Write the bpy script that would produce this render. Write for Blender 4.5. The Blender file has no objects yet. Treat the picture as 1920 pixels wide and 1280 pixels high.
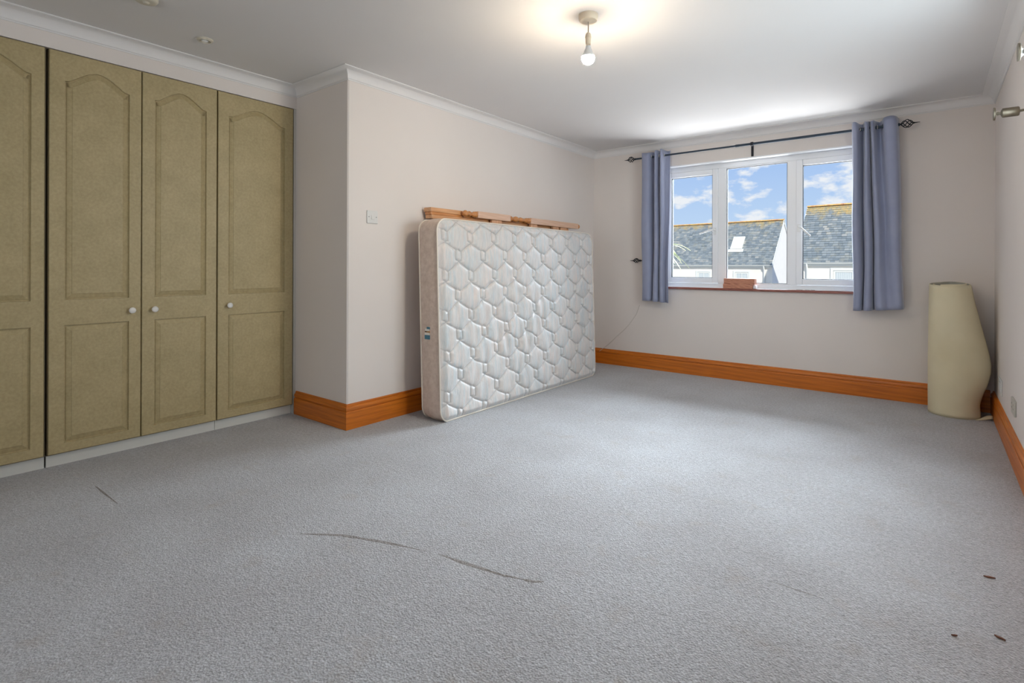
import bpy, bmesh, math, random
from mathutils import Vector, Matrix
from mathutils.geometry import tessellate_polygon
import numpy as np
random.seed(7)
C = bpy.context.scene.collection
SC = bpy.context.scene

# ------------------------------------------------------------ camera, sky, lights, exposure
cam_d = bpy.data.cameras.new('camera'); cam = bpy.data.objects.new('camera', cam_d); C.objects.link(cam)
cam_d.sensor_width = 36.0; cam_d.lens = 1003.28 / 1920 * 36
cam_d.shift_y = -(640 - 500.48) / 1920
cam_d.clip_start = 0.05; cam_d.clip_end = 500
cam.matrix_world = (Matrix.Translation((0, 0, 1.05)) @ Matrix.Rotation(0.6665, 4, 'Z')
                    @ Matrix.Rotation(math.pi / 2, 4, 'X') @ Matrix.Rotation(0.0036, 4, 'Z'))
SC.camera = cam
SC.view_settings.view_transform = 'Standard'; SC.view_settings.look = 'None'
SC.view_settings.exposure = 0.30; SC.view_settings.gamma = 1.0
SC.view_settings.use_curve_mapping = False

# room numbers (metres): x to the right along the window wall, y towards it, camera at x=y=0
XL, YA, YW, XR, XD = -2.965, 2.055, 5.238, 0.354, -3.582
HC, HCEIL, YB = 2.252, 2.319, -1.6
WX0, WX1, WZ0, WZ1 = -2.16, -0.37, 0.858, 2.073          # window opening

world = bpy.data.worlds.new('world'); SC.world = world; world.use_nodes = True
nt = world.node_tree; nt.nodes.clear()
def wn(t, **k):
    n = nt.nodes.new(t)
    for a, v in k.items(): setattr(n, a, v)
    return n
tc = wn('ShaderNodeTexCoord'); sep = wn('ShaderNodeSeparateXYZ'); nt.links.new(tc.outputs['Generated'], sep.inputs[0])
grad = wn('ShaderNodeValToRGB'); nt.links.new(sep.outputs['Z'], grad.inputs[0])
e = grad.color_ramp.elements
e[0].position = 0.0; e[0].color = (0.62, 0.74, 0.90, 1); e[1].position = 0.45; e[1].color = (0.24, 0.42, 0.82, 1)
m = e.new(0.08); m.color = (0.46, 0.60, 0.82, 1); m = e.new(0.19); m.color = (0.34, 0.49, 0.80, 1)
mp = wn('ShaderNodeMapping'); nt.links.new(tc.outputs['Generated'], mp.inputs[0]); mp.inputs['Scale'].default_value = (1.0, 1.0, 2.1)
mp.inputs['Location'].default_value = (0.13, 0.40, 0.06)
n1 = wn('ShaderNodeTexNoise'); n1.inputs['Scale'].default_value = 14; n1.inputs['Detail'].default_value = 9; n1.inputs['Roughness'].default_value = 0.55
nt.links.new(mp.outputs[0], n1.inputs['Vector'])
cr = wn('ShaderNodeValToRGB'); nt.links.new(n1.outputs['Fac'], cr.inputs[0])
cr.color_ramp.elements[0].position = 0.515; cr.color_ramp.elements[1].position = 0.60
mx = wn('ShaderNodeMix', data_type='RGBA'); nt.links.new(cr.outputs[0], mx.inputs[0]); nt.links.new(grad.outputs[0], mx.inputs[6])
mx.inputs[7].default_value = (0.78, 0.79, 0.84, 1)
bg = wn('ShaderNodeBackground'); nt.links.new(mx.outputs[2], bg.inputs[0]); bg.inputs[1].default_value = 0.93
wo = wn('ShaderNodeOutputWorld'); nt.links.new(bg.outputs[0], wo.inputs[0])

def light(name, kind, loc, target, energy, color, **k):
    d = bpy.data.lights.new(name, kind); o = bpy.data.objects.new(name, d); C.objects.link(o)
    o.location = loc; d.energy = energy; d.color = color
    o.rotation_euler = (Vector(target) - Vector(loc)).to_track_quat('-Z', 'Y').to_euler()
    for a, v in k.items(): setattr(d, a, v)
    return o
light('sun', 'SUN', (0, 0, 20), (-10, 13, 8), 3.6, (1.0, 0.95, 0.87), angle=0.01)
# open sky above and the sunlit street below, both outside the window
light('daylight_from_sky', 'AREA', (-1.27, 12.0, 4.95), (-1.3, 4.6, 1.1), 2950, (0.76, 0.87, 1.0), shape='RECTANGLE', size=6.0, size_y=2.6)
light('daylight_from_street', 'AREA', (-1.27, 7.0, -0.55), (-1.3, 4.6, 1.9), 275, (0.97, 0.97, 1.0), shape='RECTANGLE', size=3.8, size_y=2.6)
# added fill lamp outside an added, unseen opening in the right wall
light('side_fill', 'AREA', (0.72, 2.75, 1.45), (-1.5, 3.1, 0.8), 40, (0.82, 0.93, 1.0), shape='RECTANGLE', size=1.3, size_y=1.2)
# added fill lamp behind the camera, shining in through an added opening
light('rear_fill', 'AREA', (-1.5, -2.05, 1.5), (-1.5, 2.0, 1.2), 18, (0.95, 0.97, 1.0), shape='RECTANGLE', size=2.2, size_y=1.3)

# ------------------------------------------------------------ materials
MATS = {}
class Mat:
    def __init__(s, name, color=(.5, .5, .5), rough=.6, metal=0., spec=.5, **k):
        s.m = bpy.data.materials.new(name); s.m.use_nodes = True; s.nt = s.m.node_tree
        s.b = s.nt.nodes['Principled BSDF']; s.b.inputs['Base Color'].default_value = (*color, 1)
        s.b.inputs['Roughness'].default_value = rough; s.b.inputs['Metallic'].default_value = metal
        s.b.inputs['Specular IOR Level'].default_value = spec; s.c = color
        s.tc = None; MATS[name] = s.m
    def n(s, t, **k):
        x = s.nt.nodes.new(t)
        for a, v in k.items(): setattr(x, a, v)
        return x
    def l(s, a, b): s.nt.links.new(a, b)
    def co(s, scale=(1, 1, 1), rot=(0, 0, 0)):
        if s.tc is None: s.tc = s.n('ShaderNodeTexCoord')
        mp = s.n('ShaderNodeMapping'); s.l(s.tc.outputs['Object'], mp.inputs[0])
        mp.inputs['Scale'].default_value = scale; mp.inputs['Rotation'].default_value = rot
        return mp.outputs[0]
    def noise(s, scale, detail=4, rough=.5, vec=None, dist=0.):
        x = s.n('ShaderNodeTexNoise'); x.inputs['Scale'].default_value = scale; x.inputs['Detail'].default_value = detail
        x.inputs['Roughness'].default_value = rough; x.inputs['Distortion'].default_value = dist
        s.l(vec if vec is not None else s.co(), x.inputs['Vector']); return x.outputs['Fac']
    def ramp(s, fac, stops):
        r = s.n('ShaderNodeValToRGB'); s.l(fac, r.inputs[0]); el = r.color_ramp.elements
        for i, (p, c) in enumerate(stops):
            q = el[i] if i < 2 else el.new(p)
            q.position = p; q.color = (*c, 1) if len(c) == 3 else c
        return r.outputs[0]
    def mix(s, fac, a, b, mode='MIX'):
        x = s.n('ShaderNodeMix', data_type='RGBA', blend_type=mode)
        for v, i in ((fac, 0), (a, 6), (b, 7)):
            if isinstance(v, (int, float)): x.inputs[i].default_value = v
            elif isinstance(v, tuple): x.inputs[i].default_value = (*v, 1)
            else: s.l(v, x.inputs[i])
        return x.outputs[2]
    def base(s, c): s.l(c, s.b.inputs['Base Color']); return s
    def bump(s, h, strength=.3, dist=.01):
        b = s.n('ShaderNodeBump'); b.inputs['Strength'].default_value = strength; b.inputs['Distance'].default_value = dist
        s.l(h, b.inputs['Height']); s.l(b.outputs[0], s.b.inputs['Normal']); return s

w = Mat('wall_paint', rough=.75, spec=.25)
w.base(w.ramp(w.noise(1.3, 3), [(.3, (.755, .690, .645)), (.7, (.785, .720, .675))])).bump(w.noise(260, 3), .06, .002)
wc = Mat('ceiling_paint', rough=.85, spec=.2)
wc.base(wc.ramp(wc.noise(.9, 3), [(.3, (.72, .70, .69)), (.7, (.75, .73, .72))])).bump(wc.noise(180, 3), .05, .002)
cv = Mat('cove_paint', (.78, .755, .74), .6, spec=.3); cv.bump(cv.noise(120, 2), .04, .001)

cp = Mat('carpet', rough=1., spec=.05)
f1 = cp.noise(170, 3, .75); f2 = cp.noise(60, 4, .65); f3 = cp.noise(2.2, 5, .6); f4 = cp.noise(7, 6, .65)
c1 = cp.ramp(f1, [(.30, (.15, .142, .14)), (.50, (.43, .43, .445)), (.70, (.72, .72, .745))])
c2 = cp.mix(.45, c1, cp.ramp(f2, [(.35, (.27, .255, .25)), (.65, (.60, .595, .605))]))
c3 = cp.mix(.55, c2, cp.ramp(f3, [(.32, (.70, .655, .63)), (.62, (.97, .965, .965))]), 'MULTIPLY')
c4 = cp.mix(cp.ramp(f4, [(.57, (0, 0, 0)), (.74, (.6, .6, .6))]), c3, (.36, .31, .27))
cp.base(c4)
vor = cp.n('ShaderNodeTexVoronoi'); vor.inputs['Scale'].default_value = 150; cp.l(cp.co(), vor.inputs['Vector'])
mm = cp.n('ShaderNodeMath', operation='ADD'); cp.l(vor.outputs['Distance'], mm.inputs[0]); cp.l(f1, mm.inputs[1])
cp.bump(mm.outputs[0], .7, .006)
try:
    cp.b.inputs['Sheen Weight'].default_value = .35; cp.b.inputs['Sheen Roughness'].default_value = .5
except Exception: pass
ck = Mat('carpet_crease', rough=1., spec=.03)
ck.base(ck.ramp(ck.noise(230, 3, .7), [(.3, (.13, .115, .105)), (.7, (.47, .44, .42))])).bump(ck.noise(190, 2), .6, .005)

def wood(name, dark, light_, scale, stretch, rough=.35, coat=.25, rings=5., mixw=.45):
    W = Mat(name, rough=rough, spec=.5)
    v = W.co(stretch)
    n = W.noise(scale, 6, .6, v, 1.2)
    wv = W.n('ShaderNodeTexWave', wave_type='BANDS', bands_direction='DIAGONAL'); wv.inputs['Scale'].default_value = rings
    wv.inputs['Distortion'].default_value = 7; wv.inputs['Detail'].default_value = 3; wv.inputs['Detail Scale'].default_value = 1.2
    W.l(v, wv.inputs['Vector'])
    a = W.mix(mixw, n, wv.outputs['Fac'])
    W.base(W.ramp(a, [(.25, dark), (.75, light_)]))
    W.bump(n, .05, .002); W.b.inputs['Coat Weight'].default_value = coat; W.b.inputs['Coat Roughness'].default_value = .25
    return W
wood('skirting_wood', (.42, .098, .0035), (.72, .205, .012), 4.0, (.8, .8, 22), rings=.8, mixw=.15, coat=.15, rough=.42)
wood('pine_wood', (.55, .25, .10), (.78, .43, .21), 3.0, (10, 1.0, 10), rough=.4, coat=.4, rings=2, mixw=.12)
wood('pine_post_sky_sheen', (.62, .37, .23), (.80, .55, .40), 3.0, (10, 1.0, 10), rough=.32, coat=.6, rings=2, mixw=.1)  # paler than the other pine: sky reflection painted into the colour
wood('pine_wood_upright', (.55, .27, .13), (.80, .47, .27), 3.0, (10, 10, 1.0), rough=.45, coat=.2, rings=2, mixw=.12)
wood('pine_turned', (.42, .15, .035), (.70, .31, .10), 3.0, (10, 1.5, 10), rough=.3, coat=.6, rings=2, mixw=.12)
wood('sill_wood', (.20, .055, .035), (.33, .11, .075), 4.0, (1, 8, 8), rough=.3)
wood('block_wood', (.42, .16, .095), (.62, .29, .18), 5.0, (1.5, 8, 8), rough=.6, coat=0)

dm = Mat('wardrobe_door_foil', rough=.5, spec=.4)
a1 = dm.noise(9, 6, .65); a2 = dm.noise(70, 4, .6)
dd = dm.ramp(a1, [(.3, (.36, .285, .142)), (.7, (.455, .36, .194))])
dm.base(dm.mix(.35, dd, dm.ramp(a2, [(.35, (.38, .30, .155)), (.65, (.55, .45, .25))]))).bump(a2, .06, .002)
Mat('wardrobe_carcass', (.16, .125, .07), .7)
Mat('plinth_white', (.66, .645, .60), .5)
Mat('filler_strip_paint', (.56, .545, .50), .6)
Mat('knob_white', (.80, .77, .73), .3)
Mat('white_plastic', (.80, .795, .78), .35)
Mat('switch_plastic', (.72, .70, .67), .35)
Mat('dark_slot', (.10, .09, .08), .6)
up = Mat('upvc_white', (.88, .89, .91), .3); up.b.inputs['Coat Weight'].default_value = .2
Mat('gasket', (.03, .035, .04), .5)
Mat('black_iron', (.018, .020, .026), .42, metal=.6)
bm_ = Mat('black_iron_rod', (.03, .045, .065), .35, metal=.5)
Mat('brushed_nickel', (.26, .225, .17), .45, metal=1.)
Mat('bright_chrome', (.85, .84, .80), .15, metal=1.)
ct = Mat('curtain_cloth', rough=.7, spec=.3)
cn = ct.noise(9, 3)
ct.base(ct.ramp(cn, [(.3, (.290, .315, .440)), (.7, (.32, .345, .47))])); ct.bump(ct.noise(900, 2), .08, .001)
ct.b.inputs['Sheen Weight'].default_value = .6; ct.b.inputs['Sheen Roughness'].default_value = .4

g = Mat('window_glass', (1, 1, 1), 0., spec=.5)
g.nt.nodes.remove(g.b)
tr = g.n('ShaderNodeBsdfTransparent'); gl = g.n('ShaderNodeBsdfGlossy'); gl.inputs['Roughness'].default_value = .0
tr.inputs[0].default_value = (.97, .985, .98, 1)
mxs = g.n('ShaderNodeMixShader'); mxs.inputs[0].default_value = 0.
g.l(tr.outputs[0], mxs.inputs[1]); g.l(gl.outputs[0], mxs.inputs[2]); g.l(mxs.outputs[0], g.nt.nodes['Material Output'].inputs[0])

q = Mat('mattress_damask', rough=.36, spec=.5)
st = q.co((18, 18, 1.1)); t1 = q.noise(2.2, 6, .65, st); t2 = q.noise(7, 5, .6); t3 = q.noise(60, 5, .6, q.co((1, 1, .25)))
b1 = q.ramp(t1, [(.34, (.46, .545, .585)), (.50, (.635, .59, .56)), (.66, (.72, .575, .52))])
b2 = q.mix(.3, b1, q.ramp(t2, [(.35, (.45, .53, .56)), (.65, (.74, .64, .57))]))
b3 = q.mix(.25, b2, q.ramp(t3, [(.35, (.50, .49, .47)), (.65, (.80, .78, .74))]))
sa = q.n('ShaderNodeAttribute'); sa.attribute_name = 'seam'; sm = q.n('ShaderNodeMath', operation='MULTIPLY'); q.l(sa.outputs['Fac'], sm.inputs[0]); sm.inputs[1].default_value = .42
q.base(q.mix(sm.outputs[0], b3, (.30, .27, .26)))      # grey stitching thread and painted groove shade
q.bump(q.noise(26, 5, .65, q.co((1.6, 1.6, .5))), .32, .012); q.b.inputs['Sheen Weight'].default_value = .5
qb = Mat('mattress_border_cloth', rough=.75, spec=.3)
qb.base(qb.ramp(qb.noise(24, 6, .7), [(.3, (.56, .43, .35)), (.7, (.74, .61, .52))])).bump(qb.noise(30, 4), .25, .006)
Mat('piping_cloth', (.74, .66, .57), .6)

vn = Mat('vinyl_back', rough=.6, spec=.35)
vn.base(vn.ramp(vn.noise(3, 5), [(.3, (.68, .60, .40)), (.7, (.76, .68, .48))])).bump(vn.noise(14, 4), .12, .006)
Mat('vinyl_face', (.34, .33, .27), .45)

Mat('rose_plastic', (.84, .70, .52), .45)
Mat('flex_cable', (.42, .33, .24), .6)
Mat('detector_plastic', (.62, .57, .47), .5)
gb = Mat('bulb_glass', (1, 1, 1), .3)
gb.b.inputs['Emission Color'].default_value = (1.0, .83, .62, 1); gb.b.inputs['Emission Strength'].default_value = 560

hw = Mat('render_cream', rough=.9, spec=.1); hw.base(hw.ramp(hw.noise(2, 4), [(.3, (.84, .80, .71)), (.7, (.88, .84, .76))]))
hg = Mat('render_white', rough=.9, spec=.1); hg.base(hg.ramp(hg.noise(2, 4), [(.3, (.84, .81, .77)), (.7, (.87, .84, .80))]))
Mat('house_white_trim', (.80, .80, .75), .5)
Mat('roof_underlay', (.10, .11, .12), .9)
sl = Mat('roof_slate', rough=.8, spec=.2)
geo = sl.n('ShaderNodeNewGeometry')
s1 = sl.ramp(geo.outputs['Random Per Island'], [(0, (.165, .195, .212)), (.45, (.225, .255, .272)), (.88, (.28, .305, .31)), (1, (.40, .39, .36))])
ln = sl.noise(2.6, 6, .7); s2 = sl.mix(sl.ramp(ln, [(.50, (0, 0, 0)), (.72, (.75, .75, .75))]), s1, (.36, .34, .27))
sx = sl.n('ShaderNodeSeparateXYZ'); sl.l(sl.co(), sx.inputs[0])
ma = sl.n('ShaderNodeMath', operation='MULTIPLY_ADD'); sl.l(sl.noise(1.8, 6, .75), ma.inputs[0]); ma.inputs[1].default_value = 2.3; sl.l(sx.outputs['Z'], ma.inputs[2])
mr = sl.n('ShaderNodeMapRange'); sl.l(ma.outputs[0], mr.inputs[0]); mr.inputs[1].default_value = 8.00; mr.inputs[2].default_value = 8.45
nz = sl.ramp(sl.noise(9, 3), [(.35, (.36, .32, .20)), (.65, (.56, .39, .16))])
sl.base(sl.mix(mr.outputs[0], s2, nz))
rt = Mat('ridge_tile_clay', rough=.85); rt.base(rt.ramp(rt.noise(6, 5), [(.35, (.62, .28, .12)), (.65, (.78, .52, .16))]))
Mat('house_pane', (.30, .36, .38), .08)
sk = Mat('skylight_pane', (.80, .82, .84), .12, spec=.8)
nc = Mat('net_curtain', (.58, .62, .62), .9)
pl = Mat('palm_leaf', rough=.5); pl.base(pl.ramp(pl.noise(6, 3), [(.35, (.20, .27, .10)), (.65, (.62, .62, .40))]))
Mat('palm_trunk', (.20, .15, .10), .9)
Mat('ground', (.30, .29, .27), .9)
Mat('tag_white', (.75, .73, .66), .5); Mat('tag_blue', (.05, .18, .25), .5); Mat('tag_ochre', (.45, .22, .06), .5); Mat('tag_black', (.03, .03, .03), .5)
Mat('paper_white', (.86, .86, .88), .7); Mat('dead_leaf', (.16, .06, .03), .8); Mat('dust_grey', (.25, .22, .2), .9)
wr = Mat('wire_cream', (.62, .57, .50), .5)
Mat('phone_plate', (.70, .69, .66), .45)
Mat('socket_plate', (.50, .475, .42), .4)

# ------------------------------------------------------------ object helpers
BASE = {}
def empty(name, loc, label=None, cat=None, group=None, kind=None):
    o = bpy.data.objects.new(name, None); C.objects.link(o); o.location = loc; o.empty_display_size = .1
    BASE[o] = Vector(loc); tag(o, label, cat, group, kind); return o
def tag(o, label=None, cat=None, group=None, kind=None):
    if label: o['label'] = label
    if cat: o['category'] = cat
    if group: o['group'] = group
    if kind: o['kind'] = kind
    return o
class MB:
    def __init__(s): s.v = []; s.f = []; s.fm = []
    def add(s, vs, fs, mi=0):
        k = len(s.v); s.v += [tuple(v) for v in vs]; s.f += [tuple(i + k for i in f) for f in fs]; s.fm += [mi] * len(fs); return s
    def box(s, x0, x1, y0, y1, z0, z1, mi=0):
        x0, x1 = sorted((x0, x1)); y0, y1 = sorted((y0, y1)); z0, z1 = sorted((z0, z1))
        vs = [(x0, y0, z0), (x1, y0, z0), (x1, y1, z0), (x0, y1, z0), (x0, y0, z1), (x1, y0, z1), (x1, y1, z1), (x0, y1, z1)]
        return s.add(vs, [(0, 3, 2, 1), (4, 5, 6, 7), (0, 1, 5, 4), (1, 2, 6, 5), (2, 3, 7, 6), (3, 0, 4, 7)], mi)
    def prism(s, poly, z0, z1, mi=0):            # poly in xy
        n = len(poly); vs = [(x, y, z0) for x, y in poly] + [(x, y, z1) for x, y in poly]
        fs = [tuple(range(n - 1, -1, -1)), tuple(range(n, 2 * n))] + [(i, (i + 1) % n, n + (i + 1) % n, n + i) for i in range(n)]
        return s.add(vs, fs, mi)
    def lathe(s, prof, origin, axis, seg=24, mi=0):   # prof: (t along axis, r)
        o = Vector(origin); a = Vector(axis).normalized()
        u = a.orthogonal().normalized(); v = a.cross(u)
        vs = []; fs = []
        for t, r in prof:
            for i in range(seg):
                an = 2 * math.pi * i / seg
                vs.append(o + a * t + (u * math.cos(an) + v * math.sin(an)) * max(r, 1e-5))
        for j in range(len(prof) - 1):
            for i in range(seg):
                k = (i + 1) % seg; fs.append((j * seg + i, j * seg + k, (j + 1) * seg + k, (j + 1) * seg + i))
        fs.append(tuple(range(seg - 1, -1, -1))); L = (len(prof) - 1) * seg; fs.append(tuple(range(L, L + seg)))
        return s.add(vs, fs, mi)
    def tube(s, pts, r, seg=8, mi=0):
        pts = [Vector(p) for p in pts]; n = len(pts); vs = []; fs = []
        rr = r if isinstance(r, (list, tuple)) else [r] * n
        t0 = (pts[1] - pts[0]).normalized(); u = t0.orthogonal().normalized()
        for i, p in enumerate(pts):
            t = (pts[min(i + 1, n - 1)] - pts[max(i - 1, 0)]).normalized()
            u = (u - t * u.dot(t)).normalized(); v = t.cross(u)
            for k in range(seg):
                a = 2 * math.pi * k / seg; vs.append(p + (u * math.cos(a) + v * math.sin(a)) * rr[i])
        for i in range(n - 1):
            for k in range(seg):
                q = (k + 1) % seg; fs.append((i * seg + k, i * seg + q, (i + 1) * seg + q, (i + 1) * seg + k))
        fs.append(tuple(range(seg - 1, -1, -1))); fs.append(tuple(range((n - 1) * seg, n * seg)))
        return s.add(vs, fs, mi)
    def build(s, name, mat, parent=None, smooth=False, bevel=0, label=None, cat=None, group=None, kind=None, base=None, recalc=True, angle=35):
        b = BASE.get(parent, Vector((0, 0, 0))) if parent is not None else Vector(base or (0, 0, 0))
        me = bpy.data.meshes.new(name); me.from_pydata([(x - b.x, y - b.y, z - b.z) for x, y, z in s.v], [], s.f)
        mats = mat if isinstance(mat, (list, tuple)) else [mat]
        for mm_ in mats: me.materials.append(MATS[mm_])
        me.polygons.foreach_set('material_index', s.fm)
        if recalc:
            bb = bmesh.new(); bb.from_mesh(me); bmesh.ops.recalc_face_normals(bb, faces=bb.faces); bb.to_mesh(me); bb.free()
        if smooth:
            me.polygons.foreach_set('use_smooth', [True] * len(me.polygons))
            me.set_sharp_from_angle(angle=math.radians(angle))
        me.update()
        o = bpy.data.objects.new(name, me); C.objects.link(o)
        if parent is None: o.location = b
        else: o.parent = parent
        BASE[o] = b
        if bevel:
            md = o.modifiers.new('bevel', 'BEVEL'); md.width = bevel; md.segments = 2; md.limit_method = 'ANGLE'; md.angle_limit = math.radians(40)
        tag(o, label, cat, group, kind); return o
def S(mb, name, mat, **k): return mb.build(name, mat, kind='structure', **k)

def copy_tree(o, parent=None):
    c = o.copy(); C.objects.link(c); c.parent = parent
    for ch in list(o.children): copy_tree(ch, c)
    return c

# ------------------------------------------------------------ room shell
T = .14
floor_o = S(MB().box(XD - .5, XR + T, YB - T, YW + .24, -.05, 0), 'floor', 'carpet')
S(MB().box(XD - .6, XR + T, YB - T, YW + .24, HCEIL, HCEIL + .1), 'ceiling', 'ceiling_paint')
cc = .008
S(MB().prism([(XL, YA + cc), (XL - cc, YA), (XD - .6, YA), (XD - .6, YA + .1), (XL - .1, YA + .1), (XL - .1, YW + .24), (XL, YW + .24)], 0, HCEIL), 'wall_left', 'wall_paint')
m = MB(); Y0, Y1 = YW, YW + .24
m.box(XL, WX0, Y0, Y1, 0, HCEIL).box(WX1, XR + T, Y0, Y1, 0, HCEIL).box(WX0, WX1, Y0, Y1, 0, WZ0 - .02).box(WX0, WX1, Y0, Y1, WZ1, HCEIL)
S(m, 'wall_far', 'wall_paint')
# right wall with an unseen opening added for the side fill lamp
SY0, SY1, SZ0, SZ1 = 2.1, 3.35, .9, 2.0
m = MB().box(XR, XR + T, YB, SY0, 0, HCEIL).box(XR, XR + T, SY1, YW, 0, HCEIL).box(XR, XR + T, SY0, SY1, 0, SZ0).box(XR, XR + T, SY0, SY1, SZ1, HCEIL)
S(m, 'wall_right', 'wall_paint')
m = MB().box(XD - .6, -2.7, YB - T, YB, 0, HCEIL).box(-.3, XR + T, YB - T, YB, 0, HCEIL).box(-2.7, -.3, YB - T, YB, 0, .85).box(-2.7, -.3, YB - T, YB, 2.1, HCEIL)  # opening in the back wall added for the rear fill lamp
S(m, 'wall_back', 'wall_paint')
S(MB().box(XD - .7, XR + T, YB - T - 2.4, YB - T, HCEIL, HCEIL + .1).box(XR + T, XR + T + 1.4, YB - T - 2.4, YW + .24, HCEIL, HCEIL + .1), 'added_sun_shade', 'ceiling_paint')  # unseen overhang added to keep the sun out of the added windows
S(MB().box(XD - .7, XD - .6, YB - T, YA + .1, 0, HCEIL), 'wall_wardrobe', 'wall_paint')
# bulkhead over the wardrobes
S(MB().box(XD - .6, XD, YB, YA, 2.172, HCEIL), 'trim_1', 'wall_paint')

# cornice: concave cove swept along the wall tops
DZ = HCEIL - HC
def cove_prof(n=8):
    w_ = .075; p = [(0, 0), (.004, 0), (.004, .006)]
    for i in range(n + 1):
        a = math.pi / 2 * i / n
        p.append((.010 + (w_ - .020) * (1 - math.cos(a)), .010 + (DZ - .018) * math.sin(a)))
    p += [(w_ - .004, DZ - .006), (w_ - .004, DZ - .005), (w_, DZ - .005), (w_, DZ), (0, DZ)]
    return p
def sweep(path, prof, z0, name, mat, closed=False, side=1, ends=None, **k):
    """prof (out, up); out = to the left of travel * side"""
    P = [Vector(p) for p in path]; n = len(P); vs = []; fs = []; m_ = len(prof)
    for i, p in enumerate(P):
        d0 = (P[i] - P[i - 1]).normalized() if i > 0 else None
        d1 = (P[i + 1] - P[i]).normalized() if i < n - 1 else None
        nn = lambda d: Vector((-d.y, d.x)) * side
        if d0 is None: off = nn(d1)
        elif d1 is None: off = nn(d0)
        else:
            a, b = nn(d0), nn(d1); off = (a + b) / (1 + a.dot(b))
        for o_, u_ in prof: vs.append((p.x + off.x * o_, p.y + off.y * o_, z0 + u_))
    for i in range(n - 1):
        for j in range(m_):
            q_ = (j + 1) % m_; fs.append((i * m_ + j, i * m_ + q_, (i + 1) * m_ + q_, (i + 1) * m_ + j))
    fs.append(tuple(range(m_))); fs.append(tuple(range((n - 1) * m_, n * m_)))
    return MB().add(vs, fs).build(name, mat, kind='structure', smooth=True, angle=30, **k)
sweep([(XD, YB), (XD, YA), (XL, YA), (XL, YW), (XR, YW), (XR, YB)], cove_prof(), HC, 'trim_2', 'cove_paint', side=-1)

# skirting boards
sk_prof = [(0, 0), (.021, 0), (.021, .112), (.0185, .1155), (.012, .1165), (.012, .1215), (.0185, .124), (.0190, .134), (.016, .143), (.009, .1475), (.0095, .154), (.006, .160), (0, .162)]
def skirt(name, path, side):
    return sweep(path, sk_prof, 0, name, 'skirting_wood', side=side)
skirt('baseboard_left', [(XD + .012, YA), (XL, YA), (XL, YW - .002)], -1)
skirt('baseboard_far', [(XL + .022, YW), (XR - .022, YW)], -1)
skirt('baseboard_right', [(XR, YW - .002), (XR, YB)], -1)

# ------------------------------------------------------------ front window
F = (YW + .08) / YW
fx = lambda x: x * F
fz = lambda z: 1.05 + (z - 1.05) * F
FY = YW + .08
win = empty('window_1', (-1.265, FY, WZ0), kind='structure')
def ringbox(m, x0, x1, z0, z1, wd, y0, y1, mi=0):
    m.box(x0, x0 + wd, y0, y1, z0, z1, mi).box(x1 - wd, x1, y0, y1, z0, z1, mi)
    m.box(x0 + wd, x1 - wd, y0, y1, z1 - wd, z1, mi).box(x0 + wd, x1 - wd, y0, y1, z0, z0 + wd, mi); return m
x_m1a, x_m1b = fx(-1.615), fx(-1.548)       # left mullion
x_m2a, x_m2b = fx(-1.008), fx(-.945)
z_b, z_t = WZ0, WZ1
m = MB()
m.box(WX0, fx(-2.122), FY, FY + .07, z_b, z_t).box(fx(-.418), WX1, FY, FY + .07, z_b, z_t)
m.box(fx(-2.122), fx(-.418), FY, FY + .07, fz(1.998), z_t).box(fx(-2.122), fx(-.418), FY, FY + .07, z_b, fz(.900))
m.box(x_m1a, x_m1b, FY, FY + .07, fz(.900), fz(1.998)).box(x_m2a, x_m2b, FY, FY + .07, fz(.900), fz(1.998))
fr = m.build('window_frame', 'upvc_white', win, bevel=.004)
MB().box(WX0, WX1, YW - .004, FY, WZ1 - .012, WZ1 + .001).build('soffit_trim', 'upvc_white', win, bevel=.002)
def sash(x0, x1, z0, z1, name, hinge_right):
    o = ringbox(MB(), x0, x1, z0, z1, .052, FY - .014, FY + .05).build(name, 'upvc_white', win, bevel=.006)
    ringbox(MB(), x0 + .052, x1 - .052, z0 + .052, z1 - .052, .004, FY - .004, FY + .02).build('gasket', 'gasket', o)
    MB().box(x0 + .052, x1 - .052, FY + .012, FY + .018, z0 + .052, z1 - .052).build('window_pane', 'window_glass', o)
    hx = x1 - .026 if not hinge_right else x0 + .026
    s_ = -1 if not hinge_right else 1
    zc = 1.405
    h = MB().box(hx - .014, hx + .014, FY - .026, FY - .012, zc - .035, zc + .035)
    h.lathe([(0, .012), (.03, .011)], (hx, FY - .022, zc + .012), (0, -1, 0), 12)
    if hinge_right: h.tube([(hx, FY - .048, zc + .012), (hx + .03, FY - .06, zc - .008), (hx + .095, FY - .062, zc - .075)], [.010, .009, .007], 8)
    else: h.tube([(hx, FY - .048, zc + .012), (hx - .05, FY - .062, zc + .004), (hx - .135, FY - .062, zc - .022)], [.010, .009, .007], 8)
    h.build('window_handle', 'white_plastic' , o, bevel=.002, smooth=True)
    return o
sash(fx(-2.122), x_m1a, fz(.902), fz(1.996), 'sash', False)
sash(x_m2b, fx(-.418), fz(.902), fz(1.996), 'sash', True)
# fixed middle light
o = ringbox(MB(), x_m1b, x_m2a, fz(.900), fz(1.998), .010, FY + .004, FY + .05).build('glazing_bead', 'upvc_white', win, bevel=.002)
ringbox(MB(), x_m1b + .010, x_m2a - .010, fz(.900) + .010, fz(1.998) - .010, .004, FY + .008, FY + .02).build('gasket', 'gasket', o)
MB().box(x_m1b + .010, x_m2a - .010, FY + .012, FY + .018, fz(.900) + .010, fz(1.998) - .010).build('window_pane', 'window_glass', o)
S(MB().box(WX0 - .03, WX1 + .03, YW - .028, YW - .0005, WZ0 - .022, WZ0), 'trim_3', 'sill_wood', bevel=.004)
S(MB().box(WX0, WX1, YW - .0005, FY, WZ0 - .012, WZ0 - .0005), 'trim_4', 'upvc_white')

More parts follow.
